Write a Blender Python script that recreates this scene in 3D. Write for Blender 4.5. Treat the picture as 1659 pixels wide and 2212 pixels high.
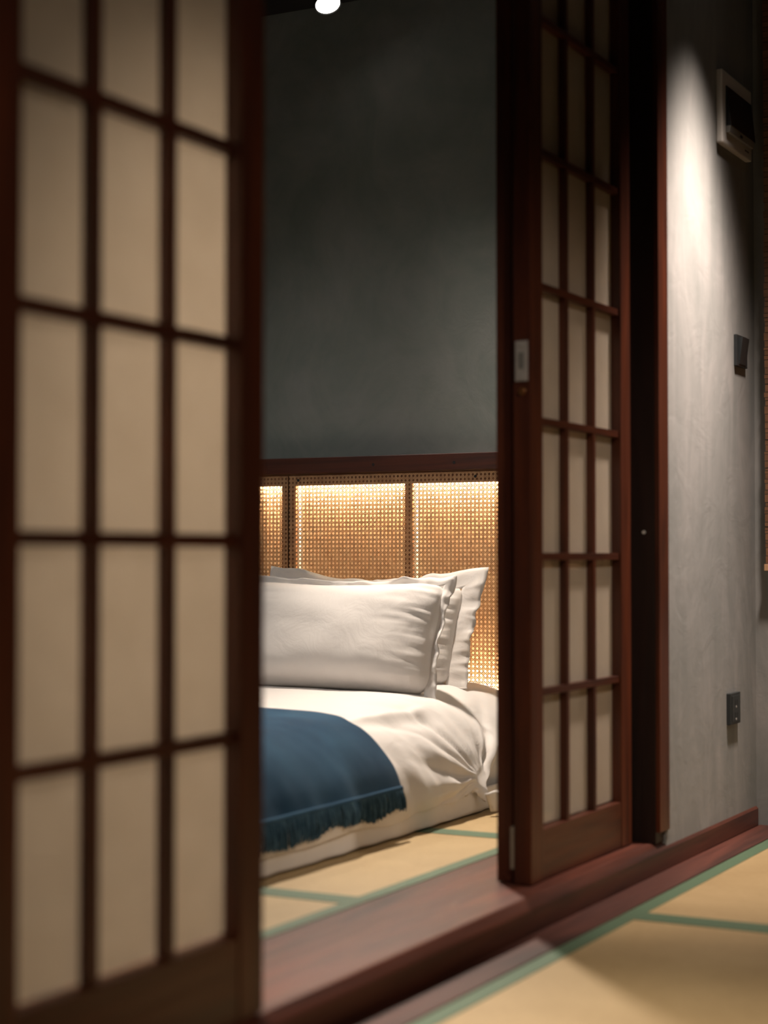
import bpy, bmesh, math, random
from mathutils import Vector, Matrix, noise

for o in list(bpy.data.objects):
    bpy.data.objects.remove(o)
SC = bpy.context.scene
COL = SC.collection
random.seed(7)

# ------------------------------------------------------------------ camera
# level coordinates: +x runs along the partition, +y into the bedroom, z = 0 on the front room's mats
CAM_H, YAW, PITCH, FPX, IMG_W = 0.70, math.radians(27.937), math.radians(1.466), 3790.0, 1659.0
cam_d = bpy.data.cameras.new('camera')
cam = bpy.data.objects.new('camera', cam_d)
COL.objects.link(cam)
cam.location = (0, 0, CAM_H)
fwd = Vector((math.cos(YAW) * math.cos(PITCH), math.sin(YAW) * math.cos(PITCH), math.sin(PITCH)))
cam.rotation_euler = fwd.to_track_quat('-Z', 'Y').to_euler()
cam_d.sensor_fit = 'HORIZONTAL'
cam_d.sensor_width = 24.0
cam_d.lens = FPX / IMG_W * 24.0
cam_d.clip_start = 0.05
cam_d.dof.use_dof = True
cam_d.dof.focus_distance = 4.95
cam_d.dof.aperture_fstop = 1.75
SC.camera = cam

# ------------------------------------------------------------------ world, exposure
w = bpy.data.worlds.new('night')
SC.world = w
w.use_nodes = True
w.node_tree.nodes['Background'].inputs[0].default_value = (0.02, 0.025, 0.03, 1)
w.node_tree.nodes['Background'].inputs[1].default_value = 0.2
SC.view_settings.view_transform = 'Standard'
SC.view_settings.look = 'None'
SC.view_settings.gamma = 1.0
SC.view_settings.use_curve_mapping = False
SC.view_settings.exposure = 0.0

WARM = (1.0, 0.80, 0.60)
WARM2 = (1.0, 0.85, 0.71)
WARM3 = (1.0, 0.82, 0.70)
COOL = (1.0, 0.94, 0.87)
# name: (lamp position, aim point, watts, cone degrees, blend, colour)
LAMPS = dict(
    bed=((4.28, 2.450, 2.265), (3.60, 1.52, 0.20), 340, 67, 1.0, WARM2),
    wall=((3.97, 0.90, 2.34), (4.00, 1.22, 0.25), 255, 58, 1.0, WARM3),
    wall_core=((3.97, 0.90, 2.34), (4.02, 1.29, 1.33), 205, 33, 1.0, WARM3),
    bed_fill=((2.55, 3.3, 2.262), (3.80, 2.35, 0.25), 54, 84, 1.0, COOL),  # added fill, lifts the pillow faces and bedroom wall
    door_fill=((2.15, 2.9, 2.262), (2.08, 1.40, 0.72), 430, 41, 1.0, WARM2),  # added unseen lamp, makes the left door's paper glow from behind
    room=((1.2, -0.6, 2.34), (1.9, 0.7, 0.0), 60, 92, 1.0, WARM),  # added dim fill for the front room, no lamp seen here
    door_front_fill=((2.35, -0.35, 2.34), (3.33, 1.34, 0.55), 72, 38, 1.0, WARM2),  # added front light to brighten the latched door's panes
)
LED_POWER = 95.0

# ------------------------------------------------------------------ materials
def new_mat(name):
    m = bpy.data.materials.new(name)
    m.use_nodes = True
    nt = m.node_tree
    b = nt.nodes['Principled BSDF']
    return m, nt, b

def L(nt, a, b):
    nt.links.new(a, b)

def noise_node(nt, vec, scale, detail=4, rough=0.55, dist=0.0):
    n = nt.nodes.new('ShaderNodeTexNoise')
    n.inputs['Scale'].default_value = scale
    n.inputs['Detail'].default_value = detail
    n.inputs['Roughness'].default_value = rough
    n.inputs['Distortion'].default_value = dist
    L(nt, vec, n.inputs['Vector'])
    return n

def ramp(nt, fac, stops):
    r = nt.nodes.new('ShaderNodeValToRGB')
    el = r.color_ramp.elements
    el[0].position, el[0].color = stops[0][0], (*stops[0][1], 1)
    el[1].position, el[1].color = stops[-1][0], (*stops[-1][1], 1)
    for p, c in stops[1:-1]:
        e = el.new(p)
        e.color = (*c, 1)
    L(nt, fac, r.inputs[0])
    return r

def coords(nt, scale=(1, 1, 1), world=False):
    if world:
        g = nt.nodes.new('ShaderNodeNewGeometry')
        src = g.outputs['Position']
    else:
        t = nt.nodes.new('ShaderNodeTexCoord')
        src = t.outputs['Object']
    mp = nt.nodes.new('ShaderNodeMapping')
    mp.inputs['Scale'].default_value = scale
    L(nt, src, mp.inputs['Vector'])
    if not world:
        oi = nt.nodes.new('ShaderNodeObjectInfo')
        ad = nt.nodes.new('ShaderNodeVectorMath')
        ad.operation = 'MULTIPLY_ADD'
        ad.inputs[1].default_value = (13, 17, 11)
        cb = nt.nodes.new('ShaderNodeCombineXYZ')
        for i in range(3):
            L(nt, oi.outputs['Random'], cb.inputs[i])
        L(nt, cb.outputs[0], ad.inputs[0])
        L(nt, mp.outputs[0], ad.inputs[2])
        return ad.outputs[0]
    return mp.outputs[0]

def bump(nt, b, h, strength, dist=0.01):
    n = nt.nodes.new('ShaderNodeBump')
    n.inputs['Strength'].default_value = strength
    n.inputs['Distance'].default_value = dist
    L(nt, h, n.inputs['Height'])
    L(nt, n.outputs[0], b.inputs['Normal'])

def wood(name, axis, dark, light, rough=0.42, coat=0.06):
    m, nt, b = new_mat(name)
    s = [22.0, 22.0, 22.0]
    s['xyz'.index(axis)] = 1.6
    v = coords(nt, tuple(s))
    n = noise_node(nt, v, 1.0, 6, 0.6, 0.6)
    r = ramp(nt, n.outputs['Fac'], [(0.28, dark), (0.5, tuple((a + c) / 2 for a, c in zip(dark, light))), (0.72, light)])
    L(nt, r.outputs[0], b.inputs['Base Color'])
    n2 = noise_node(nt, v, 3.0, 3)
    rr = nt.nodes.new('ShaderNodeMapRange')
    rr.inputs[3].default_value = rough - 0.08
    rr.inputs[4].default_value = rough + 0.14
    L(nt, n2.outputs['Fac'], rr.inputs[0])
    L(nt, rr.outputs[0], b.inputs['Roughness'])
    b.inputs['Coat Weight'].default_value = coat
    b.inputs['Coat Roughness'].default_value = 0.22
    bump(nt, b, n.outputs['Fac'], 0.12, 0.002)
    return m

RD, RL = (0.022, 0.0055, 0.0032), (0.120, 0.027, 0.0085)
M = {}
for ax in 'xyz':
    M['wood_' + ax] = wood('dark red stained wood ' + ax, ax, RD, RL)
    M['board_' + ax] = wood('matt red floorboard ' + ax, ax, (0.024, 0.0075, 0.0055), (0.115, 0.032, 0.020), 0.55, 0.0)
    M['sill_' + ax] = wood('worn red sill wood ' + ax, ax, (0.026, 0.009, 0.007), (0.150, 0.040, 0.022), 0.42, 0.05)
M['black_wood'] = wood('black stained wood', 'y', (0.004, 0.0035, 0.0035), (0.010, 0.007, 0.006), 0.5, 0.0)
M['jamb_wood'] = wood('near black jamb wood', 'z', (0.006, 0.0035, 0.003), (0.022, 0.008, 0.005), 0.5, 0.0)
M['blind_wood'] = wood('bamboo', 'y', (0.10, 0.045, 0.022), (0.26, 0.125, 0.060), 0.55, 0.0)
M['blind_rail'] = wood('pale bamboo', 'y', (0.50, 0.28, 0.15), (0.68, 0.42, 0.24), 0.5, 0.0)
M['frame_wood'] = wood('cane frame wood', 'y', (0.16, 0.075, 0.036), (0.30, 0.150, 0.075), 0.6, 0.0)

def plaster(name, stops, streak=(3.2, 3.2, 0.9)):
    m, nt, b = new_mat(name)
    v = coords(nt, (1, 1, 1), True)
    v2 = coords(nt, streak, True)
    n1 = noise_node(nt, v, 1.7, 7, 0.62, 1.2)
    n2 = noise_node(nt, v2, 2.2, 5, 0.6, 1.6)
    mx = nt.nodes.new('ShaderNodeMix')
    mx.inputs[0].default_value = 0.5
    L(nt, n1.outputs['Fac'], mx.inputs[2])
    L(nt, n2.outputs['Fac'], mx.inputs[3])
    r = ramp(nt, mx.outputs[0], stops)
    L(nt, r.outputs[0], b.inputs['Base Color'])
    b.inputs['Roughness'].default_value = 0.72
    n3 = noise_node(nt, v, 9.0, 6, 0.6, 1.4)
    ad = nt.nodes.new('ShaderNodeMath')
    ad.operation = 'ADD'
    L(nt, n2.outputs['Fac'], ad.inputs[0])
    L(nt, n3.outputs['Fac'], ad.inputs[1])
    bump(nt, b, ad.outputs[0], 0.35, 0.004)
    return m
M['plaster'] = plaster('troweled grey plaster', [(0.33, (0.205, 0.218, 0.212)), (0.5, (0.262, 0.268, 0.264)), (0.66, (0.335, 0.330, 0.326))])
M['plaster_shade_tint'] = plaster('troweled plaster with shade tint', [(0.33, (0.172, 0.212, 0.200)), (0.5, (0.232, 0.262, 0.250)), (0.66, (0.300, 0.315, 0.308))], (1.5, 1.5, 1.3))  # same plaster as above; dim bedroom shade put into a darker, greener colour

def simple(name, col, rough=0.5, metal=0.0, coat=0.0, var=0.0, scale=30):
    m, nt, b = new_mat(name)
    b.inputs['Roughness'].default_value = rough
    b.inputs['Metallic'].default_value = metal
    b.inputs['Coat Weight'].default_value = coat
    v = coords(nt)
    n = noise_node(nt, v, scale, 4)
    k = max(var, 0.03)
    r = ramp(nt, n.outputs['Fac'], [(0.3, tuple(c * (1 - k) for c in col)), (0.7, tuple(min(1, c * (1 + k)) for c in col))])
    L(nt, r.outputs[0], b.inputs['Base Color'])
    return m

M['ceil'] = simple('black ceiling boards', (0.012, 0.010, 0.010), 0.6)
M['base'] = simple('underfloor', (0.03, 0.02, 0.015), 0.8)
M['black'] = simple('black powder coated metal', (0.010, 0.010, 0.011), 0.45)
M['screen'] = simple('dark glass screen', (0.006, 0.008, 0.011), 0.4)
M['white_plastic'] = simple('white plastic', (0.62, 0.60, 0.57), 0.4)
M['grey_plastic'] = simple('grey plastic', (0.22, 0.22, 0.21), 0.45)
M['dark_plastic'] = simple('black plastic plate', (0.022, 0.026, 0.028), 0.4)
M['slot'] = simple('socket slot black', (0.004, 0.004, 0.004), 0.6)
M['steel'] = simple('brushed steel', (0.58, 0.56, 0.54), 0.42, 0.35, 0, 0.08, 60)
M['brass'] = simple('aged brass', (0.35, 0.16, 0.06), 0.4, 0.8)
M['brush'] = simple('pale brush pile', (0.30, 0.26, 0.20), 0.9)
M['mark_grey'] = simple('grey print', (0.10, 0.10, 0.10), 0.6)
M['backing'] = simple('pale plywood backing', (0.74, 0.58, 0.40), 0.6, 0, 0, 0.1, 12)
M['white_paint'] = simple('white painted batten', (0.80, 0.76, 0.68), 0.6)
M['label_white'] = simple('white screw cap', (0.7, 0.7, 0.68), 0.4)

def cane_mat():
    m, nt, b = new_mat('woven cane')
    v = coords(nt)
    n = noise_node(nt, v, 45, 3)
    r = ramp(nt, n.outputs['Fac'], [(0.3, (0.42, 0.24, 0.125)), (0.7, (0.60, 0.38, 0.21))])
    L(nt, r.outputs[0], b.inputs['Base Color'])
    b.inputs['Roughness'].default_value = 0.42
    return m
M['cane'] = cane_mat()

def tatami():
    m, nt, b = new_mat('woven rush')
    v = coords(nt)
    n = noise_node(nt, v, 2.2, 5, 0.6, 0.5)
    v2 = coords(nt, (420, 60, 1))
    n2 = noise_node(nt, v2, 1.0, 2)
    mx = nt.nodes.new('ShaderNodeMix')
    mx.inputs[0].default_value = 0.35
    L(nt, n.outputs['Fac'], mx.inputs[2])
    L(nt, n2.outputs['Fac'], mx.inputs[3])
    r = ramp(nt, mx.outputs[0], [(0.33, (0.345, 0.240, 0.112)), (0.66, (0.49, 0.36, 0.185))])
    L(nt, r.outputs[0], b.inputs['Base Color'])
    b.inputs['Roughness'].default_value = 0.55
    bump(nt, b, n2.outputs['Fac'], 0.3, 0.001)
    return m
M['tatami'] = tatami()

def band():
    m, nt, b = new_mat('green cloth binding')
    v = coords(nt)
    wv = nt.nodes.new('ShaderNodeTexWave')
    wv.inputs['Scale'].default_value = 160
    wv.bands_direction = 'DIAGONAL'
    L(nt, v, wv.inputs['Vector'])
    r = ramp(nt, wv.outputs['Fac'], [(0.2, (0.060, 0.112, 0.066)), (0.8, (0.110, 0.185, 0.108))])
    L(nt, r.outputs[0], b.inputs['Base Color'])
    b.inputs['Roughness'].default_value = 0.6
    return m
M['band'] = band()

def cloth(name, c0, c1, scale=3.0, rough=0.85, weave=900, wb=0.15, sheen=0.2, crease=0.0):
    m, nt, b = new_mat(name)
    v = coords(nt)
    n = noise_node(nt, v, scale, 5)
    r = ramp(nt, n.outputs['Fac'], [(0.32, c0), (0.68, c1)])
    L(nt, r.outputs[0], b.inputs['Base Color'])
    b.inputs['Roughness'].default_value = rough
    b.inputs['Sheen Weight'].default_value = sheen
    b.inputs['Specular IOR Level'].default_value = 0.15
    n2 = noise_node(nt, v, weave, 2)
    bump(nt, b, n2.outputs['Fac'], wb, 0.001)
    if crease > 0:                        # fine crumples of washed cotton
        n3 = noise_node(nt, v, 13, 5, 0.55, 1.5)
        first = b.inputs['Normal'].links[0].from_socket
        bump(nt, b, n3.outputs['Fac'], crease, 0.012)
        L(nt, first, b.inputs['Normal'].links[0].from_node.inputs['Normal'])
    return m
M['sheet'] = cloth('white cotton', (0.70, 0.672, 0.65), (0.76, 0.732, 0.71), crease=0.16)
M['fringe'] = cloth('frayed indigo thread', (0.020, 0.060, 0.105), (0.055, 0.115, 0.175), 40.0, 0.9, 700, 0.3, 0.06)
M['throw'] = cloth('washed indigo cotton', (0.010, 0.044, 0.092), (0.024, 0.078, 0.142), 6.0, 0.9, 700, 0.3, 0.06)

def paper():
    m, nt, b = new_mat('shoji paper behind clear sheet')
    out = nt.nodes['Material Output']
    nt.nodes.remove(b)
    v = coords(nt)
    n = noise_node(nt, v, 14, 6, 0.7)
    r = ramp(nt, n.outputs['Fac'], [(0.3, (0.83, 0.745, 0.63)), (0.7, (0.89, 0.805, 0.69))])
    d = nt.nodes.new('ShaderNodeBsdfDiffuse')
    t = nt.nodes.new('ShaderNodeBsdfTranslucent')
    L(nt, r.outputs[0], d.inputs[0])
    L(nt, r.outputs[0], t.inputs[0])
    mx = nt.nodes.new('ShaderNodeMixShader')
    mx.inputs[0].default_value = 0.62
    L(nt, d.outputs[0], mx.inputs[1])
    L(nt, t.outputs[0], mx.inputs[2])
    g = nt.nodes.new('ShaderNodeBsdfGlossy')
    g.inputs['Roughness'].default_value = 0.03
    f = nt.nodes.new('ShaderNodeFresnel')
    f.inputs[0].default_value = 1.40
    m2 = nt.nodes.new('ShaderNodeMixShader')
    L(nt, f.outputs[0], m2.inputs[0])
    L(nt, mx.outputs[0], m2.inputs[1])
    L(nt, g.outputs[0], m2.inputs[2])
    L(nt, m2.outputs[0], out.inputs[0])
    return m
M['paper'] = paper()

def emit(name, col, strength):
    m, nt, b = new_mat(name)
    b.inputs['Base Color'].default_value = (*col, 1)
    b.inputs['Emission Color'].default_value = (*col, 1)
    b.inputs['Emission Strength'].default_value = strength
    return m
M['lens'] = emit('lamp lens', (1.0, 0.93, 0.82), 6)
M['led'] = emit('led strip', (1.0, 0.82, 0.56), LED_POWER)

# ------------------------------------------------------------------ helpers
WP = {}
def reg(o, loc, parent):
    COL.objects.link(o)
    p = Vector(loc)
    WP[o.name] = p
    if parent is not None:
        o.parent = parent
        o.location = p - WP[parent.name]
    else:
        o.location = p
    return o

def tag(o, label=None, cat=None, group=None, kind=None):
    if label: o['label'] = label
    if cat: o['category'] = cat
    if group: o['group'] = group
    if kind: o['kind'] = kind
    return o

def root(name, loc, label, cat, group=None, kind=None):
    return tag(reg(bpy.data.objects.new(name, None), loc, None), label, cat, group, kind)

def mesh_obj(name, verts, faces, mat, parent=None, origin=None, smooth=False):
    if origin is None:
        xs = [Vector(v) for v in verts]
        lo = Vector([min(v[i] for v in xs) for i in range(3)])
        hi = Vector([max(v[i] for v in xs) for i in range(3)])
        origin = Vector(((lo.x + hi.x) / 2, (lo.y + hi.y) / 2, lo.z))
    origin = Vector(origin)
    me = bpy.data.meshes.new(name)
    me.from_pydata([tuple(Vector(v) - origin) for v in verts], [], faces)
    me.materials.append(M[mat] if isinstance(mat, str) else mat)
    if smooth:
        for p in me.polygons: p.use_smooth = True
    me.update()
    return reg(bpy.data.objects.new(name, me), origin, parent)

def box_mesh(name, dims, mat, bev=0.0):
    bm = bmesh.new()
    bmesh.ops.create_cube(bm, size=1.0)
    bmesh.ops.scale(bm, vec=dims, verts=bm.verts)
    if bev > 0:
        bmesh.ops.bevel(bm, geom=bm.edges[:], offset=bev, segments=2, affect='EDGES', profile=0.6)
    me = bpy.data.meshes.new(name)
    bm.to_mesh(me); bm.free()
    me.materials.append(M[mat])
    return me

def box(name, lo, hi, mat, parent=None, bev=0.0):
    lo, hi = Vector(lo), Vector(hi)
    return reg(bpy.data.objects.new(name, box_mesh(name, hi - lo, mat, bev)), (lo + hi) / 2, parent)

def extrude_x(name, prof, x0, x1, mat, parent=None):
    n = len(prof)
    v = [(x0, y, z) for y, z in prof] + [(x1, y, z) for y, z in prof]
    f = [tuple(range(n)), tuple(range(2 * n - 1, n - 1, -1))]
    f += [(i, i + n, (i + 1) % n + n, (i + 1) % n) for i in range(n)]
    o = mesh_obj(name, v, f, mat, parent)
    bm = bmesh.new(); bm.from_mesh(o.data)
    bmesh.ops.recalc_face_normals(bm, faces=bm.faces)
    bm.to_mesh(o.data); bm.free()
    return o

def cyl(name, p0, p1, r0, r1, mat, parent=None, seg=28, cap=True):
    p0, p1 = Vector(p0), Vector(p1)
    q = (p1 - p0).to_track_quat('Z', 'Y')
    h = (p1 - p0).length
    bm = bmesh.new()
    bmesh.ops.create_cone(bm, cap_ends=cap, segments=seg, radius1=r0, radius2=r1, depth=h)
    bmesh.ops.rotate(bm, cent=(0, 0, 0), matrix=q.to_matrix(), verts=bm.verts)
    me = bpy.data.meshes.new(name); bm.to_mesh(me); bm.free()
    me.materials.append(M[mat])
    for p in me.polygons: p.use_smooth = len(p.vertices) == 4
    return reg(bpy.data.objects.new(name, me), (p0 + p1) / 2, parent)

# ------------------------------------------------------------------ structure
XE = 4.512            # end wall shared by both rooms
YF, YW, YB = 1.287, 1.293, 1.40   # sill front, plaster front, plaster back
ZS, ZB = 0.064, 0.062 # sill top, bedroom mat top
ZC, ZCB = 2.45, 2.345 # ceilings
XL, YR = -1.7, -2.2

def struct(o, label, cat):
    return tag(o, label, cat, None, 'structure')

floor_a = struct(box('floor', (XL, YR, -0.10), (XE, YF, -0.045), 'base'), 'floor of the front room laid with tan woven mats', 'floor')
floor_b = struct(box('floor_bedroom', (0.5, 1.556, -0.10), (XE, 4.2, 0.0), 'base'), 'raised bedroom floor laid with woven mats beneath the bed', 'floor')
struct(box('ceiling', (XL - .1, YR - .1, ZC), (XE + .1, YB, ZC + .08), 'ceil'), 'dark ceiling over the front room', 'ceiling')
struct(box('ceiling_bedroom', (0.4, YB, ZCB), (XE + .1, 4.3, ZCB + .18), 'ceil'), 'black ceiling meeting the shade-tinted wall above the headboard', 'ceiling')
struct(box('wall_end', (XE, YR - .1, -0.10), (XE + .12, YB, ZC), 'plaster'), 'narrow grey green plaster end wall beside the woven blind', 'wall')
struct(box('wall_headboard', (XE, YB, -0.10), (XE + .12, 4.3, ZC), 'plaster_shade_tint'), 'troweled plaster wall with painted green shade above the headboard', 'wall')
struct(box('wall_right', (3.79, YW, 0.05), (XE, YB, ZC), 'plaster'), 'spotlit grey plaster wall carrying the intercom and switch', 'wall')
struct(box('wall_left', (XL, YW, 0.05), (1.45, YB, ZC), 'plaster'), 'plaster wall beside the left sliding door', 'wall')
struct(box('wall_lintel', (1.45, YW, 2.165), (3.79, YB, ZC), 'plaster'), 'plaster above the sliding door header', 'wall')
struct(box('wall_back', (XL, YR - .12, -0.1), (XE, YR, ZC), 'plaster'), 'plaster wall behind the viewer', 'wall')
struct(box('wall_side', (XL - .12, YR, -0.1), (XL, YB, ZC), 'plaster'), 'side plaster wall of the front room', 'wall')
struct(box('wall_bedroom_far', (0.5, 4.2, 0), (XE, 4.32, ZC), 'plaster'), 'far plaster wall of the bedroom', 'wall')
struct(box('wall_bedroom_side', (0.4, YB, 0), (0.5, 4.2, ZC), 'plaster'), 'plaster wall opposite the headboard', 'wall')

# sill: one long timber, its front arris eased
sill = extrude_x('trim_1', [(YF, -0.045), (YF, 0.046), (YF + .004, 0.0505), (YF + .020, ZS - .001), (YF + .024, ZS), (1.552, ZS), (1.555, ZS - .004), (1.555, -0.045)], XL, XE - 0.006, 'sill_x')
struct(sill, 'long dark red timber sill under the sliding doors', 'sill')
board = struct(box('trim_2', (XL, 1.206, -0.045), (XE, YF - .0015, 0.003), 'board_x', None, 0.0015), 'flat red floorboard between the sill and the green mat border', 'floorboard')
# mats
def mat_piece(parent, x0, x1, y0, y1, z0, z1, bands, bw):
    g = 0.0008
    m = box('tatami_mat', (x0 + g, y0 + g, z0), (x1 - g, y1 - g, z1), 'tatami', parent, 0.002)
    for s in bands:
        r = dict(a=((x0, y0), (x0 + bw, y1)), b=((x1 - bw, y0), (x1, y1)), c=((x0 + (bw if 'a' in bands else 0), y0), (x1 - (bw if 'b' in bands else 0), y0 + bw)),
                 d=((x0 + (bw if 'a' in bands else 0), y1 - bw), (x1 - (bw if 'b' in bands else 0), y1)))[s]
        (a0, b0), (a1, b1) = r
        box('edge_band', (a0 + g, b0 + g, z1 - .004), (a1 - g, b1 - g, z1 + .0012), 'band', m)
    return m
for x0, x1 in ((3.27, 4.505), (1.64, 3.27), (0.01, 1.64), (-1.62, 0.01)):
    for k in range(4):
        y1 = 1.205 - 0.82 * k
        mat_piece(floor_a, x0, x1, max(y1 - 0.82, YR + .002), y1, -0.045, 0.0, 'abcd', 0.037)
for x0, x1 in ((3.68, 4.50), (2.865, 3.68), (2.05, 2.865), (1.235, 2.05), (0.52, 1.235)):
    for y0, y1 in ((1.558, 3.19), (3.19, 4.19)):
        mat_piece(floor_b, x0, x1, y0, y1, 0.0, ZB, 'abcd', 0.033 if y0 > 2 else 0.034)

# jambs, header
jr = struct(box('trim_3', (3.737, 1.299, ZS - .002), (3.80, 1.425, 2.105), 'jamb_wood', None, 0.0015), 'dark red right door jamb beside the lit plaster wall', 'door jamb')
box('casing_strip', (3.738, 1.2885, 0.088), (3.803, 1.299, 2.165), 'wood_z', jr, 0.0012)
cyl('screw_cap', (3.737, 1.324, 0.755), (3.734, 1.324, 0.755), 0.0045, 0.004, 'label_white', jr, 12)
struct(box('trim_4', (1.44, 1.292, ZS - .002), (1.51, 1.425, 2.105), 'wood_z', None, 0.0015), 'dark red door jamb at the left end of the opening', 'door jamb')
struct(box('trim_5', (1.44, 1.29, 2.105), (3.803, 1.43, 2.165), 'wood_x', None, 0.002), 'dark wooden header above the sliding doors', 'header')

# ------------------------------------------------------------------ sliding doors
LW, ST = 0.564, 0.062
def leaf(name, x0, yf, th, label, LW=LW, ST=ST, zb=0.165, pitch=0.268, mw=0.0145, md=0.016, ry=0.006):
    r = root(name, (x0 + LW / 2, yf + th / 2, ZS), label, 'sliding door', None, 'structure')
    z0, z1 = ZS + .002, 2.100
    x1 = x0 + LW
    zt = zb + 7 * pitch
    box('stile', (x0, yf, z0), (x0 + ST, yf + th, z1), 'wood_z', r, 0.002)
    box('stile', (x1 - ST, yf, z0), (x1, yf + th, z1), 'wood_z', r, 0.002)
    box('rail', (x0 + ST, yf + .002, z0), (x1 - ST, yf + th - .002, zb), 'wood_x', r, 0.0015)
    box('rail', (x0 + ST, yf + .002, zt), (x1 - ST, yf + th - .002, z1), 'wood_x', r, 0.0015)
    ix0, ix1 = x0 + ST, x1 - ST
    cw = (ix1 - ix0 - 2 * mw) / 3
    py = yf + ry + md
    for k in (1, 2):
        a = ix0 + k * cw + (k - 1) * mw
        box('muntin', (a, yf + ry, zb), (a + mw, py, zt), 'wood_z', r, 0.0008)
    for k in range(1, 7):
        z = zb + pitch * k
        # slats halved over the uprights: lie a hair in front of them
        box('cross_bar', (ix0, yf + ry - .0008, z - mw / 2), (ix1, py - .001, z + mw / 2), 'wood_x', r, 0.0008)
    pane = box_mesh('paper_pane', Vector((cw + .004, 0.0012, pitch - .006)), 'paper')
    for c in range(3):
        for k in range(7):
            cx = ix0 + cw / 2 + c * (cw + mw)
            cz = zb + pitch * (k + .5)
            reg(bpy.data.objects.new('paper_pane', pane), (cx, py + .0012, cz), r)
    return r
d1 = leaf('door_1', 1.514, 1.304, 0.036, 'out of focus lattice paper door standing left of the bed opening', 0.585, 0.060, 0.180, 0.271, 0.0175, 0.018, 0.008)
d2 = leaf('door_2', 3.138, 1.342, 0.037, 'lattice paper door with steel latch plate standing by the jamb')
d3 = leaf('door_3', 3.150, 1.3865, 0.034, 'second paper door tucked behind the latched one by the jamb')
lp = box('latch_plate', (3.1355, 1.3475, 1.042), (3.1385, 1.3735, 1.121), 'steel', d2, 0.001)
box('latch_recess', (3.1350, 1.3545, 1.066), (3.1372, 1.3665, 1.098), 'grey_plastic', lp, 0.0006)
for z in (1.050, 1.113):
    cyl('screw', (3.1368, 1.3605, z), (3.1344, 1.3605, z), 0.0036, 0.0030, 'steel', lp, 12)
cyl('key_hole_cap', (3.139, 1.360, 1.022), (3.1355, 1.360, 1.022), 0.008, 0.007, 'brass', d2, 16)
box('brush_seal', (3.1375, 1.3795, 0.095), (3.156, 1.3862, 0.175), 'brush', d2)

# ------------------------------------------------------------------ headboard
XC = 4.462            # cane face
HY0, HYM, HY1 = 1.890, 2.687, 3.484
HZ0, HZ1 = 0.10, 0.940
hb = root('headboard', (XE - .02, HYM, ZB), 'backlit woven cane headboard with dark wooden top rail on the wall', 'headboard')
rail = box('top_rail', (XC - .012, HY0 - .02, 0.9455), (XE, HY1 + .02, 0.9925), 'wood_y', hb, 0.002)
for y in (2.137, 2.395):
    cyl('wood_plug', (XC - .0125, y, 0.966), (XC - .0115, y, 0.966), 0.0045, 0.0045, 'black_wood', rail, 14)
box('backing_board', (XE - .006, HY0, HZ0), (XE - .0005, HY1, 0.9455), 'backing', hb)
fx0, fx1 = XC + .0025, XE - .006
def strand_panel(y0, y1, name):
    """open octagonal cane weave: paired uprights, paired levels and two diagonals"""
    p, wd, t = 0.0125, 0.00175, 0.0004
    V, F = [], []
    def ribbon(a, b, lay, wdt=wd):
        a, b = Vector(a), Vector(b)
        d = (b - a).normalized()
        s = Vector((-d.y, d.x)) * wdt / 2
        x = XC + lay * t
        i = len(V)
        for xx in (x - t * .6, x + t * .6):
            for q in (a - s, a + s, b + s, b - s):
                V.append((xx, q.x, q.y))
        F.extend([(i, i + 1, i + 2, i + 3), (i + 7, i + 6, i + 5, i + 4), (i, i + 4, i + 5, i + 1), (i + 1, i + 5, i + 6, i + 2), (i + 2, i + 6, i + 7, i + 3), (i + 3, i + 7, i + 4, i)])
    z0, z1 = HZ0, HZ1
    ny, nz = int((y1 - y0) / p) + 1, int((z1 - z0) / p) + 1
    for i in range(ny + 1):
        for s in (-1, 1):
            y = y0 + i * p + s * 0.00155
            if y0 <= y <= y1: ribbon((y, z0), (y, z1), -1)
    for i in range(nz + 1):
        for s in (-1, 1):
            z = z0 + i * p + s * 0.00155
            if z0 <= z <= z1: ribbon((y0, z), (y1, z), 0)
    for k in range(-nz, ny + 1):           # rising diagonals through the crossings
        ya, za = y0 + (k + .5) * p, z0
        t0 = max(0, y0 - ya); t1 = min(z1 - z0, y1 - ya)
        if t1 - t0 > p: ribbon((ya + t0, za + t0), (ya + t1, za + t1), 1)
    for k in range(0, ny + nz + 1):
        ya, za = y0 + (k + .5) * p, z0
        t0 = max(0, ya - y1); t1 = min(z1 - z0, ya - y0)
        if t1 - t0 > p: ribbon((ya - t0, za + t0), (ya - t1, za + t1), -2)
    return mesh_obj(name, V, F, 'cane', hb)
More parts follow.
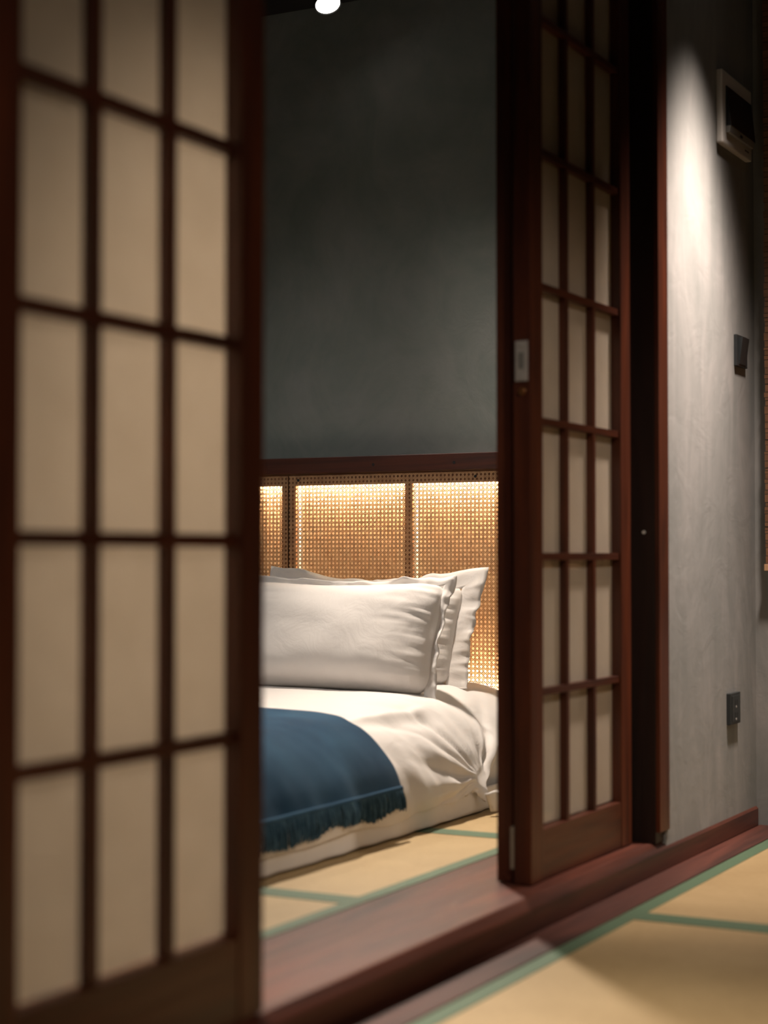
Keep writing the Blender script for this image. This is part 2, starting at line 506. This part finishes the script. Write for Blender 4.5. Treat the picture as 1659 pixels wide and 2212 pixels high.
for y0, y1 in ((HY0, HYM - .0022), (HYM + .0022, HY1)):
    strand_panel(y0, y1, 'cane_panel')
    ym = (y0 + y1) / 2
    fw = 0.022
    box('panel_frame', (fx0, y0, HZ0), (fx0 + .010, y0 + fw, 0.9455), 'frame_wood', hb)
    box('panel_frame', (fx0, y1 - fw, HZ0), (fx0 + .010, y1, 0.9455), 'frame_wood', hb)
    box('panel_frame', (fx0, ym - .0125, HZ0), (fx0 + .010, ym + .0125, HZ1 - .0305), 'frame_wood', hb)
    box('panel_frame', (fx0, y0 + fw, HZ1 - .030), (fx0 + .010, y1 - fw, 0.9455), 'frame_wood', hb)
    box('panel_frame', (fx0, y0 + fw, HZ0), (fx0 + .010, y1 - fw, 0.330), 'frame_wood', hb)
    for a, b in ((y0, y0 + fw - .002), (ym - .0105, ym + .0105), (y1 - fw + .002, y1)):
        box('side_batten', (fx0 + .010, a, HZ0), (fx1, b, 0.9455), 'white_paint', hb)
    for a, b in ((y0 + fw, ym - .0125), (ym + .0125, y1 - fw)):
        box('led_strip', (fx0 + .014, a, HZ1 - .0185), (fx1 - .006, b, HZ1 - .0145), 'led', hb)
        box('led_strip', (fx0 + .014, a, 0.3145), (fx1 - .006, b, 0.3185), 'led', hb)
    for y in (y0 + .185, y1 - .033):
        cyl('screw', (XC - .003, y, HZ1 - .014), (XC - .0015, y, HZ1 - .014), 0.0042, 0.0036, 'slot', hb, 14)

# ------------------------------------------------------------------ bed
BX0, BX1 = 2.44, 4.445
BY0, BY1 = 1.845, 3.475
bed = root('bed', ((BX0 + BX1) / 2, (BY0 + BY1) / 2, ZB), 'low bed under white bedding set against the cane headboard', 'bed')

def rounded_profile_box(name, x0, x1, y0, y1, z0, z1, r, mat, parent, amp=0.004):
    """soft block: a superellipse-edged top swept along x, with slight sag and ripples"""
    prof = []
    for i in range(11):
        prof.append((y0, z0 + (z1 - r - z0) * i / 10))
    for i in range(1, 11):
        a = math.pi / 2 * i / 10
        prof.append((y0 + r - r * math.cos(a), z1 - r + r * math.sin(a)))
    for i in range(1, 14):
        prof.append((y0 + r + (y1 - y0 - 2 * r) * i / 14, z1))
    half = prof[:]
    mir = [(y1 + y0 - y, z) for y, z in half[:21]][::-1]
    prof = half + mir
    n, nx = len(prof), 90
    V, F = [], []
    for j in range(nx + 1):
        x = x0 + (x1 - x0) * j / nx
        e = min(1, min(x - x0, x1 - x) / .06)
        k = 1 - (1 - e) ** 2 * .05
        for y, z in prof:
            ym = (y0 + y1) / 2
            low = max(0, 1 - (z - z0) / .12)
            off = amp * noise.noise(Vector((x * 6, y * 5, z * 9))) + low * .010 * noise.noise(Vector((x * 4.2, 3, y)))
            sgn = -1 if y < ym else 1
            V.append((x, ym + (y - ym) * k + sgn * off * (1 if z < z1 - .01 else 0), z0 + (z - z0) * k + (off if z >= z1 - .01 else 0)))
    for j in range(nx):
        for i in range(n - 1):
            a = j * n + i
            F.append((a, a + n, a + n + 1, a + 1))
    F.append(tuple(range(n)))
    F.append(tuple(range((nx + 1) * n - 1, nx * n - 1, -1)))
    return mesh_obj(name, V, F, mat, parent, smooth=True)
rounded_profile_box('mattress', BX0, BX1, BY0 + .028, BY1 - .028, ZB + .001, 0.285, 0.13, 'sheet', bed)
# hanging valance of the under sheet
def valance():
    V, F = [], []
    nx, nz = 160, 8
    for j in range(nx + 1):
        x = BX0 + (BX1 - .01 - BX0) * j / nx
        for i in range(nz + 1):
            t = i / nz
            fl = (1 - t) * (.006 + .008 * noise.noise(Vector((x * 5.0, 1.7, t))) + .006 * noise.noise(Vector((x * 17, 0.3, t))))
            V.append((x, BY0 + .007 - max(fl, -.004), ZB + .004 + .004 * abs(noise.noise(Vector((x * 7, 9, 0)))) + t * .055))
    for j in range(nx):
        for i in range(nz):
            a = j * (nz + 1) + i
            F.append((a, a + nz + 1, a + nz + 2, a + 1))
    o = mesh_obj('sheet_valance', V, F, 'sheet', bed, smooth=True)
    s = o.modifiers.new('thick', 'SOLIDIFY'); s.thickness = .0025; s.offset = 1
valance()

# duvet surface: measured cross-section, near side first
PROF = [(1.838, 0.108), (1.836, 0.130), (1.840, 0.150), (1.851, 0.180), (1.868, 0.218), (1.898, 0.257), (1.930, 0.285), (1.977, 0.311), (2.039, 0.322), (2.12, 0.325), (2.25, 0.327), (2.45, 0.329), (2.66, 0.330)]
PROF = PROF + [(2 * 2.66 - y, z) for y, z in PROF[-2::-1]]
ARC = [0.0]
for a, b in zip(PROF, PROF[1:]):
    ARC.append(ARC[-1] + math.dist(a, b))
def cr(p0, p1, p2, p3, t):
    return .5 * ((2 * p1) + (-p0 + p2) * t + (2 * p0 - 5 * p1 + 4 * p2 - p3) * t * t + (-p0 + 3 * p1 - 3 * p2 + p3) * t ** 3)
def prof(s):
    s = max(0, min(ARC[-1], s))
    i = 0
    while i < len(ARC) - 2 and ARC[i + 1] < s: i += 1
    t = (s - ARC[i]) / (ARC[i + 1] - ARC[i])
    q = [PROF[max(0, min(len(PROF) - 1, i + k))] for k in (-1, 0, 1, 2)]
    return cr(*[p[0] for p in q], t), cr(*[p[1] for p in q], t)
def sstep(a, b, x):
    t = max(0, min(1, (x - a) / (b - a)))
    return t * t * (3 - 2 * t)
CORN = (3.985, 0.03)
def duvet_h(x, s):
    """height of the folds above the smooth drape"""
    far = ARC[-1] - s
    side = 1 - sstep(.10, .42, s)
    h = .006 * noise.noise(Vector((x * 2.3, s * 2.5, 0.4)))
    # folds hanging down the side
    h += (.25 + .75 * sstep(3.50, 3.68, x)) * side * (.010 * noise.noise(Vector((x * 8.0 + s * 3, s * 1.6, 2.2))) + .005 * noise.noise(Vector((x * 21 + s * 6, s * 2.5, 5.1))))
    # long drawn folds fanning out of the tucked corner
    dx, ds = x - CORN[0], s - CORN[1]
    r = math.hypot(dx, ds)
    ang = math.atan2(ds, -dx)
    fan = math.exp(-(r / .34) ** 2) * sstep(.015, .10, r)
    h += fan * .014 * (abs(noise.noise(Vector((ang * 3.4, r * 1.2, 7.7)))) * 2 - .55)
    h += fan * .005 * noise.noise(Vector((ang * 9, r * 2, 1.1)))
    # ridge running along the top edge of the bed
    rs = .335 + .05 * math.sin(x * 3.1 + .6) - .09 * sstep(3.5, 3.95, x)
    d = (s - rs) / .014
    h += .0075 * math.exp(-d * d) * sstep(3.54, 3.66, x) * (1 - sstep(3.86, 3.97, x))
    d = (s - rs + .035) / .02
    h -= .004 * math.exp(-d * d) * sstep(3.4, 3.6, x) * (1 - sstep(3.86, 3.97, x))
    h += .003 * noise.noise(Vector((x * 9, s * 7, 3.3)))
    return h
def surf(x, s, off=0.0):
    e = 1e-3
    y0, z0 = prof(s - e); y1, z1 = prof(s + e)
    y, z = prof(s)
    d = Vector((y1 - y0, z1 - z0)).normalized()
    n = Vector((-d.y, d.x))
    h = duvet_h(x, s) + off
    return Vector((x, y + n.x * h, z + n.y * h + .026 * sstep(3.60, 4.02, x) * sstep(.14, .36, s)))
NXD, NSD = 250, 300
def s_of(j):   # finer on the near side
    t = j / NSD
    return ARC[-1] * (t ** 2.0)
V, F = [], []
for i in range(NXD + 1):
    u = i / NXD
    for j in range(NSD + 1):
        s = s_of(j)
        xh = 3.985 + .14 * sstep(.03, .10, s) + .30 * sstep(.08, .20, s)
        hem = .012 * noise.noise(Vector((u * 9, 0, 4))) - .004
        x = BX0 - .03 + (3.86 - BX0 + .03) * u / .80 if u < .80 else 3.86 + (xh - 3.86) * (u - .80) / .20
        p = surf(x, s)
        drop = (1 - sstep(0, .10, s))
        p.z += drop * (hem + .018 * sstep(.72, .9, u) - .030 * sstep(.93, 1.0, u))
        p.y -= drop * (.018 * sstep(.95, 1.0, u))
        if u > .965:   # rounded head end of the quilt
            q = (u - .965) / .035
            p.z -= .008 * q * q * sstep(.12, .35, s)
        p.z += .012 * sstep(4.12, 4.30, x) * sstep(.10, .26, s)
        V.append(p)
for i in range(NXD):
    for j in range(NSD):
        a = i * (NSD + 1) + j
        F.append((a, a + NSD + 1, a + NSD + 2, a + 1))
duvet = mesh_obj('duvet', V, F, 'sheet', None, smooth=True)
sm = duvet.modifiers.new('thick', 'SOLIDIFY'); sm.thickness = 0.010; sm.offset = -1
tag(duvet, 'puffy white duvet draped over the side of the low bed', 'duvet')
# turned-out corner of the duvet cover
fv, ff = [], []
for i in range(9):
    for j in range(7):
        a, b = i / 8, j / 6
        x = 3.945 + .072 * a + .01 * b
        z = .118 - .045 * b + .016 * a * (1 - b) * math.sin(a * 5)
        y = 1.812 - .020 * math.sin(a * 3.0) - .012 * b + .01 * a
        fv.append((x, y, z))
for i in range(8):
    for j in range(6):
        k = i * 7 + j
        ff.append((k, k + 7, k + 8, k + 1))
fl = mesh_obj('corner_flap', fv, ff, 'sheet', duvet, smooth=True)
fl.modifiers.new('thick', 'SOLIDIFY').thickness = .004

# throw
TX0, TX1 = 2.62, 3.547
S0 = 0.062
thr_root = root('bed_throw', ((TX0 + TX1) / 2, 1.9, .33), 'indigo blue fringed cotton throw laid across the white duvet', 'throw')
NXT, NST = 130, 120
V, F = [], []
def throw_off(x, s):
    o = .012 + .004 * noise.noise(Vector((x * 7, s * 5, 8.1))) * (1 - sstep(.1, .4, s))
    o += (1 - sstep(.0, .26, s)) * .003 * noise.noise(Vector((x * 15, s * 2, 3.1)))
    return max(o, .007)
for i in range(NXT + 1):
    x = TX0 + (TX1 - TX0) * i / NXT
    for j in range(NST + 1):
        s = S0 + (ARC[-1] - 2 * S0) * (j / NST) ** 1.5
        V.append(surf(x, s, throw_off(x, s)))
for i in range(NXT):
    for j in range(NST):
        a = i * (NST + 1) + j
        F.append((a, a + NST + 1, a + NST + 2, a + 1))
tc = mesh_obj('cloth', V, F, 'throw', thr_root, smooth=True)
tm = tc.modifiers.new('thick', 'SOLIDIFY'); tm.thickness = .004; tm.offset = 1
# fringe: twisted threads hanging from the hem
V, F = [], []
rnd = random.Random(3)
nth = 560
for k in range(nth):
    x = TX0 + (TX1 - TX0) * (k + .5 + rnd.uniform(-.4, .4)) / nth
    p = surf(x, S0 + .006, throw_off(x, S0) + .002)
    lump = .014 * noise.noise(Vector((x * 11, 0, 1.0)))
    ln = .052 + lump + rnd.uniform(-.005, .004) + .012 * (1 - sstep(2.9, 3.3, x))
    sway = rnd.uniform(-.008, .008) + .012 * noise.noise(Vector((x * 14, 5, 1)))
    wv = rnd.uniform(.0012, .0026)
    base = len(V)
    oy = -rnd.uniform(0, .010) - .006 * noise.noise(Vector((x * 18, 2, 2)))
    for q in range(5):
        t = q / 4
        c = Vector((p.x + sway * t * t, p.y - .003 + oy * math.sin(t * 2.2), p.z - ln * t))
        rr = wv * (1 - .35 * t)
        for a in range(4):
            an = a * math.pi / 2 + .5
            V.append((c.x + rr * math.cos(an), c.y + rr * math.sin(an), c.z))
    for q in range(4):
        for a in range(4):
            i0 = base + q * 4 + a; i1 = base + q * 4 + (a + 1) % 4
            F.append((i0, i1, i1 + 4, i0 + 4))
    F.append(tuple(base + 16 + a for a in (3, 2, 1, 0)))
fr = mesh_obj('fringe', V, F, 'fringe', thr_root)
fr['kind'] = 'stuff'
# the rolled hem above the fringe
V, F = [], []
for i in range(NXT + 1):
    x = TX0 + (TX1 - TX0) * i / NXT
    for a in range(6):
        an = a * math.pi / 3
        p = surf(x, S0 + .004 + .005 * math.cos(an), throw_off(x, S0) + .004 + .004 * math.sin(an))
        V.append(p)
for i in range(NXT):
    for a in range(6):
        i0 = i * 6 + a; i1 = i * 6 + (a + 1) % 6
        F.append((i0, i1, i1 + 6, i0 + 6))
mesh_obj('hem', V, F, 'throw', thr_root, smooth=True)

# ------------------------------------------------------------------ pillows
def pillow(name, base, up, half_w, half_h, th, fl_w, seed, label, sag=0.0, group=None):
    """base: middle of the lower edge; up: unit vector up the pillow's face; width runs along y"""
    up = Vector(up).normalized()
    wv = Vector((0, 1, 0))
    nv = wv.cross(up).normalized()
    if nv.x > 0: nv = -nv                 # face towards -x
    c = Vector(base) + up * (half_h)
    rt = root(name, base, label, 'pillow', group)
    def P(a, b, d):
        return c + wv * a + up * b + nv * d
    N = 56
    V, F = [], []
    def body(u, v, sd):
        a = half_w * u * (1 - .045 * (1 - v * v) - .07 * v ** 8)
        b = half_h * v * (1 - .07 * (1 - u * u) * (1 if v > 0 else .5) - .10 * u ** 8)
        b -= sag * (1 - u * u) * max(0, v)
        e = max(0, (1 - u ** 4) * (1 - v ** 4))
        t = th * e ** .52 * (.80 + .2 * (1 - u * u)) * (1.12 - .22 * v)
        edge = (1 - e) * e * 4
        wr = .010 * edge * noise.noise(Vector((u * 2.5 + seed, v * 11, seed))) * abs(u) ** 3
        wr += .007 * edge * noise.noise(Vector((u * 14, v * 2.2, seed + 4))) * abs(v) ** 3
        wr += .006 * noise.noise(Vector((u * 2.3, v * 2.1, seed + 9))) * e
        return P(a, b, sd * (t + wr) if e > 0 else 0)
    for sd in (1, -1):
        o = len(V)
        for i in range(N + 1):
            for j in range(N + 1):
                u, v = -1 + 2 * i / N, -1 + 2 * j / N
                u = math.sin(u * math.pi / 2) * .35 + u * .65
                v = math.sin(v * math.pi / 2) * .35 + v * .65
                V.append(body(u, v, sd))
        for i in range(N):
            for j in range(N):
                k = o + i * (N + 1) + j
                q = (k, k + N + 1, k + N + 2, k + 1)
                F.append(q if sd == -1 else q[::-1])
    bd = mesh_obj('pillow_body', V, F, 'sheet', rt, smooth=True)
    bm = bmesh.new(); bm.from_mesh(bd.data)
    bmesh.ops.remove_doubles(bm, verts=bm.verts, dist=1e-5)
    bmesh.ops.recalc_face_normals(bm, faces=bm.faces)
    bm.to_mesh(bd.data); bm.free()
    # flange: flat rippled border outside the seam
    per = []
    K = 90
    for i in range(K): per.append((-1 + 2 * i / K, -1))
    for i in range(K): per.append((1, -1 + 2 * i / K))
    for i in range(K): per.append((1 - 2 * i / K, 1))
    for i in range(K): per.append((-1, 1 - 2 * i / K))
    V, F = [], []
    R = 6
    n = len(per)
    for u, v in per:
        for r in range(R + 1):
            t = r / R
            a = half_w * u * (1 - .045 * (1 - v * v)); b = half_h * v * (1 - .07 * (1 - u * u) * (1 if v > 0 else .5)) - sag * (1 - u * u) * max(0, v)
            ou = (abs(u) ** 10) * (1 if u > 0 else -1); ov = (abs(v) ** 10) * (1 if v > 0 else -1)
            g = fl_w * t - .012
            a += ou * g; b += ov * g * (1 if v > 0 else 0)
            rip = t * (.024 * noise.noise(Vector((u * 3.5 + seed, v * 3.0, t * 1.3))) + .005 * noise.noise(Vector((u * 13, v * 9, seed + t))))
            a += t * .006 * noise.noise(Vector((u * 9, v * 6, seed + 2)))
            b += t * .006 * noise.noise(Vector((u * 6, v * 9, seed + 3)))
            V.append(P(a, b, rip))
    for i in range(n):
        for r in range(R):
            k, k2 = i * (R + 1) + r, ((i + 1) % n) * (R + 1) + r
            F.append((k, k2, k2 + 1, k + 1))
    f = mesh_obj('flange', V, F, 'sheet', rt, smooth=True)
    f.modifiers.new('thick', 'SOLIDIFY').thickness = .003
    return rt
pillow('pillow', (4.250, 2.350, 0.348), (0.40, 0, 1), 0.296, 0.150, 0.062, 0.064, 3.0, 'white flanged pillow leaning directly against the cane headboard', 0.030)
pillow('pillow', (4.035, 2.330, 0.338), (0.42, 0, 1), 0.318, 0.162, 0.085, 0.030, 11.0, 'plump white pillow propped in front of the other pillow', 0.010)

# ------------------------------------------------------------------ wall fittings
ic = root('intercom', (4.312, YW, 1.72), 'white wall intercom with dark tilted screen on the plaster wall', 'intercom')
body = box('housing', (4.186, YW - .017, 1.722), (4.440, YW, 1.905), 'white_plastic', ic, 0.004)
def wedge(name, x0, x1, z0, z1, yb, d0, d1, mat, par):
    v = [(x0, yb, z0), (x1, yb, z0), (x1, yb, z1), (x0, yb, z1), (x0, yb - d0, z0), (x1, yb - d0, z0), (x1, yb - d1, z1), (x0, yb - d1, z1)]
    f = [(0, 1, 2, 3), (7, 6, 5, 4), (4, 5, 1, 0), (5, 6, 2, 1), (6, 7, 3, 2), (7, 4, 0, 3)]
    return mesh_obj(name, v, f, mat, par)
yp = YW - .0165
wedge('screen_bezel', 4.214, 4.424, 1.752, 1.768, yp, 0.010, 0.013, 'grey_plastic', ic)
wedge('screen', 4.214, 4.428, 1.768, 1.868, yp, 0.014, 0.003, 'screen', ic)
mk = box('printed_mark', (4.378, YW - .0174, 1.7385), (4.392, YW - .0168, 1.7425), 'mark_grey', ic)
box('printed_mark', (4.395, YW - .0174, 1.7385), (4.412, YW - .0168, 1.7425), 'mark_grey', ic)
box('button', (4.30, yp - .0125, 1.756), (4.318, yp - .0095, 1.762), 'slot', ic)

sw = root('light_switch', (4.375, YW, 1.18), 'dark rocker light switch on the plaster wall below the intercom', 'switch')
box('switch_plate', (4.328, YW - .008, 1.184), (4.422, YW, 1.264), 'dark_plastic', sw, 0.0015)
wedge('rocker', 4.346, 4.404, 1.190, 1.258, YW - .0075, 0.002, 0.011, 'dark_plastic', sw)

ou = root('wall_outlet', (4.293, YW, 0.28), 'dark power outlet low on the plaster wall above the baseboard', 'outlet')
op = box('outlet_plate', (4.250, YW - .0105, 0.283), (4.336, YW, 0.361), 'dark_plastic', ou, 0.0015)
box('outlet_face', (4.262, YW - .0120, 0.290), (4.326, YW - .010, 0.354), 'dark_plastic', ou, 0.0006)
for z in (0.306, 0.337):
    for x in (4.286, 4.302):
        box('slot', (x - .0016, YW - .0124, z - .006), (x + .0016, YW - .0118, z + .006), 'slot', ou)
    cyl('ground_hole', (4.294, YW - .0118, z - .011), (4.294, YW - .0124, z - .011), .0026, .0026, 'steel', ou, 12)

# ------------------------------------------------------------------ woven blind on the end wall
bl = root('bamboo_blind', (4.478, 0.70, 0.662), 'brown bamboo slat blind hanging on the end wall by the corner', 'blind')
z, k = 0.682, 0
sr = random.Random(5)
while z < 2.20:
    h = sr.choice((.008, .011, .014, .017, .021))
    j = sr.uniform(-.0015, .0015)
    box('slat', (4.474 + sr.uniform(0, .002), 0.16, z + .0008), (4.482, 1.2555 + j, z + h - .0008), 'blind_wood', bl)
    z += h
box('bottom_rail', (4.470, 0.15, 0.664), (4.486, 1.258, 0.681), 'blind_rail', bl, .001)
box('head_rail', (4.462, 0.15, 2.201), (XE, 1.262, 2.24), 'blind_wood', bl, .001)
for y in (0.35, 0.70, 1.05):
    cyl('lift_cord', (4.472, y, 0.665), (4.472, y, 2.205), .0011, .0011, 'brush', bl, 8)

# ------------------------------------------------------------------ lamps
def spot_lamp(name, key, label, ztop):
    loc, aim, watts, cone, blend, colr = LAMPS[key]
    beams = [LAMPS[k] for k in (key, key + '_core') if k in LAMPS]
    p, d = Vector(loc), (Vector(aim) - Vector(loc)).normalized()
    r = root(name, p, label, 'spotlight')
    back = p - d * .085
    cyl('lamp_head', back, p, .034, .038, 'black', r, 32)
    cyl('trim_ring', p - d * .004, p + d * .003, .0385, .0385, 'black', r, 32, False)
    cyl('lens', p + d * .0005, p + d * .0015, .0355, .0355, 'lens', r, 32)
    cyl('stem', (back.x, back.y, back.z), (back.x, back.y, ztop), .008, .008, 'black', r, 14)
    cyl('ceiling_mount', (back.x, back.y, ztop - .012), (back.x, back.y, ztop), .04, .04, 'black', r, 28)
    for lc, am, wt, cn, bd, cl in beams:      # reflector lamps: a tight core inside a wide spill
        ld = bpy.data.lights.new(name + '_light', 'SPOT')
        ld.energy, ld.spot_size, ld.spot_blend, ld.color = wt, math.radians(cn), bd, cl
        ld.shadow_soft_size = .07
        lo = bpy.data.objects.new('lamp_light', ld)
        reg(lo, p + d * .006, r)
        lo.rotation_euler = (Vector(am) - p).to_track_quat('-Z', 'Y').to_euler()
    return r
spot_lamp('ceiling_spotlight', 'bed', 'lit black spotlight on the bedroom ceiling over the bed', ZCB)
spot_lamp('ceiling_spotlight', 'bed_fill', 'added unseen fill spotlight over the far side of the bed foot', ZCB)
spot_lamp('ceiling_spotlight', 'door_fill', 'added unseen bedroom fill spotlight turned to the back of the blurred paper door', ZCB)
spot_lamp('ceiling_spotlight', 'wall', 'black ceiling spotlight washing the plaster wall by the intercom', ZC)
spot_lamp('ceiling_spotlight', 'door_front_fill', 'added unseen front room fill spotlight turned to the latched paper door', ZC)
spot_lamp('ceiling_spotlight', 'room', 'added unseen fill spotlight over the front room mats', ZC)
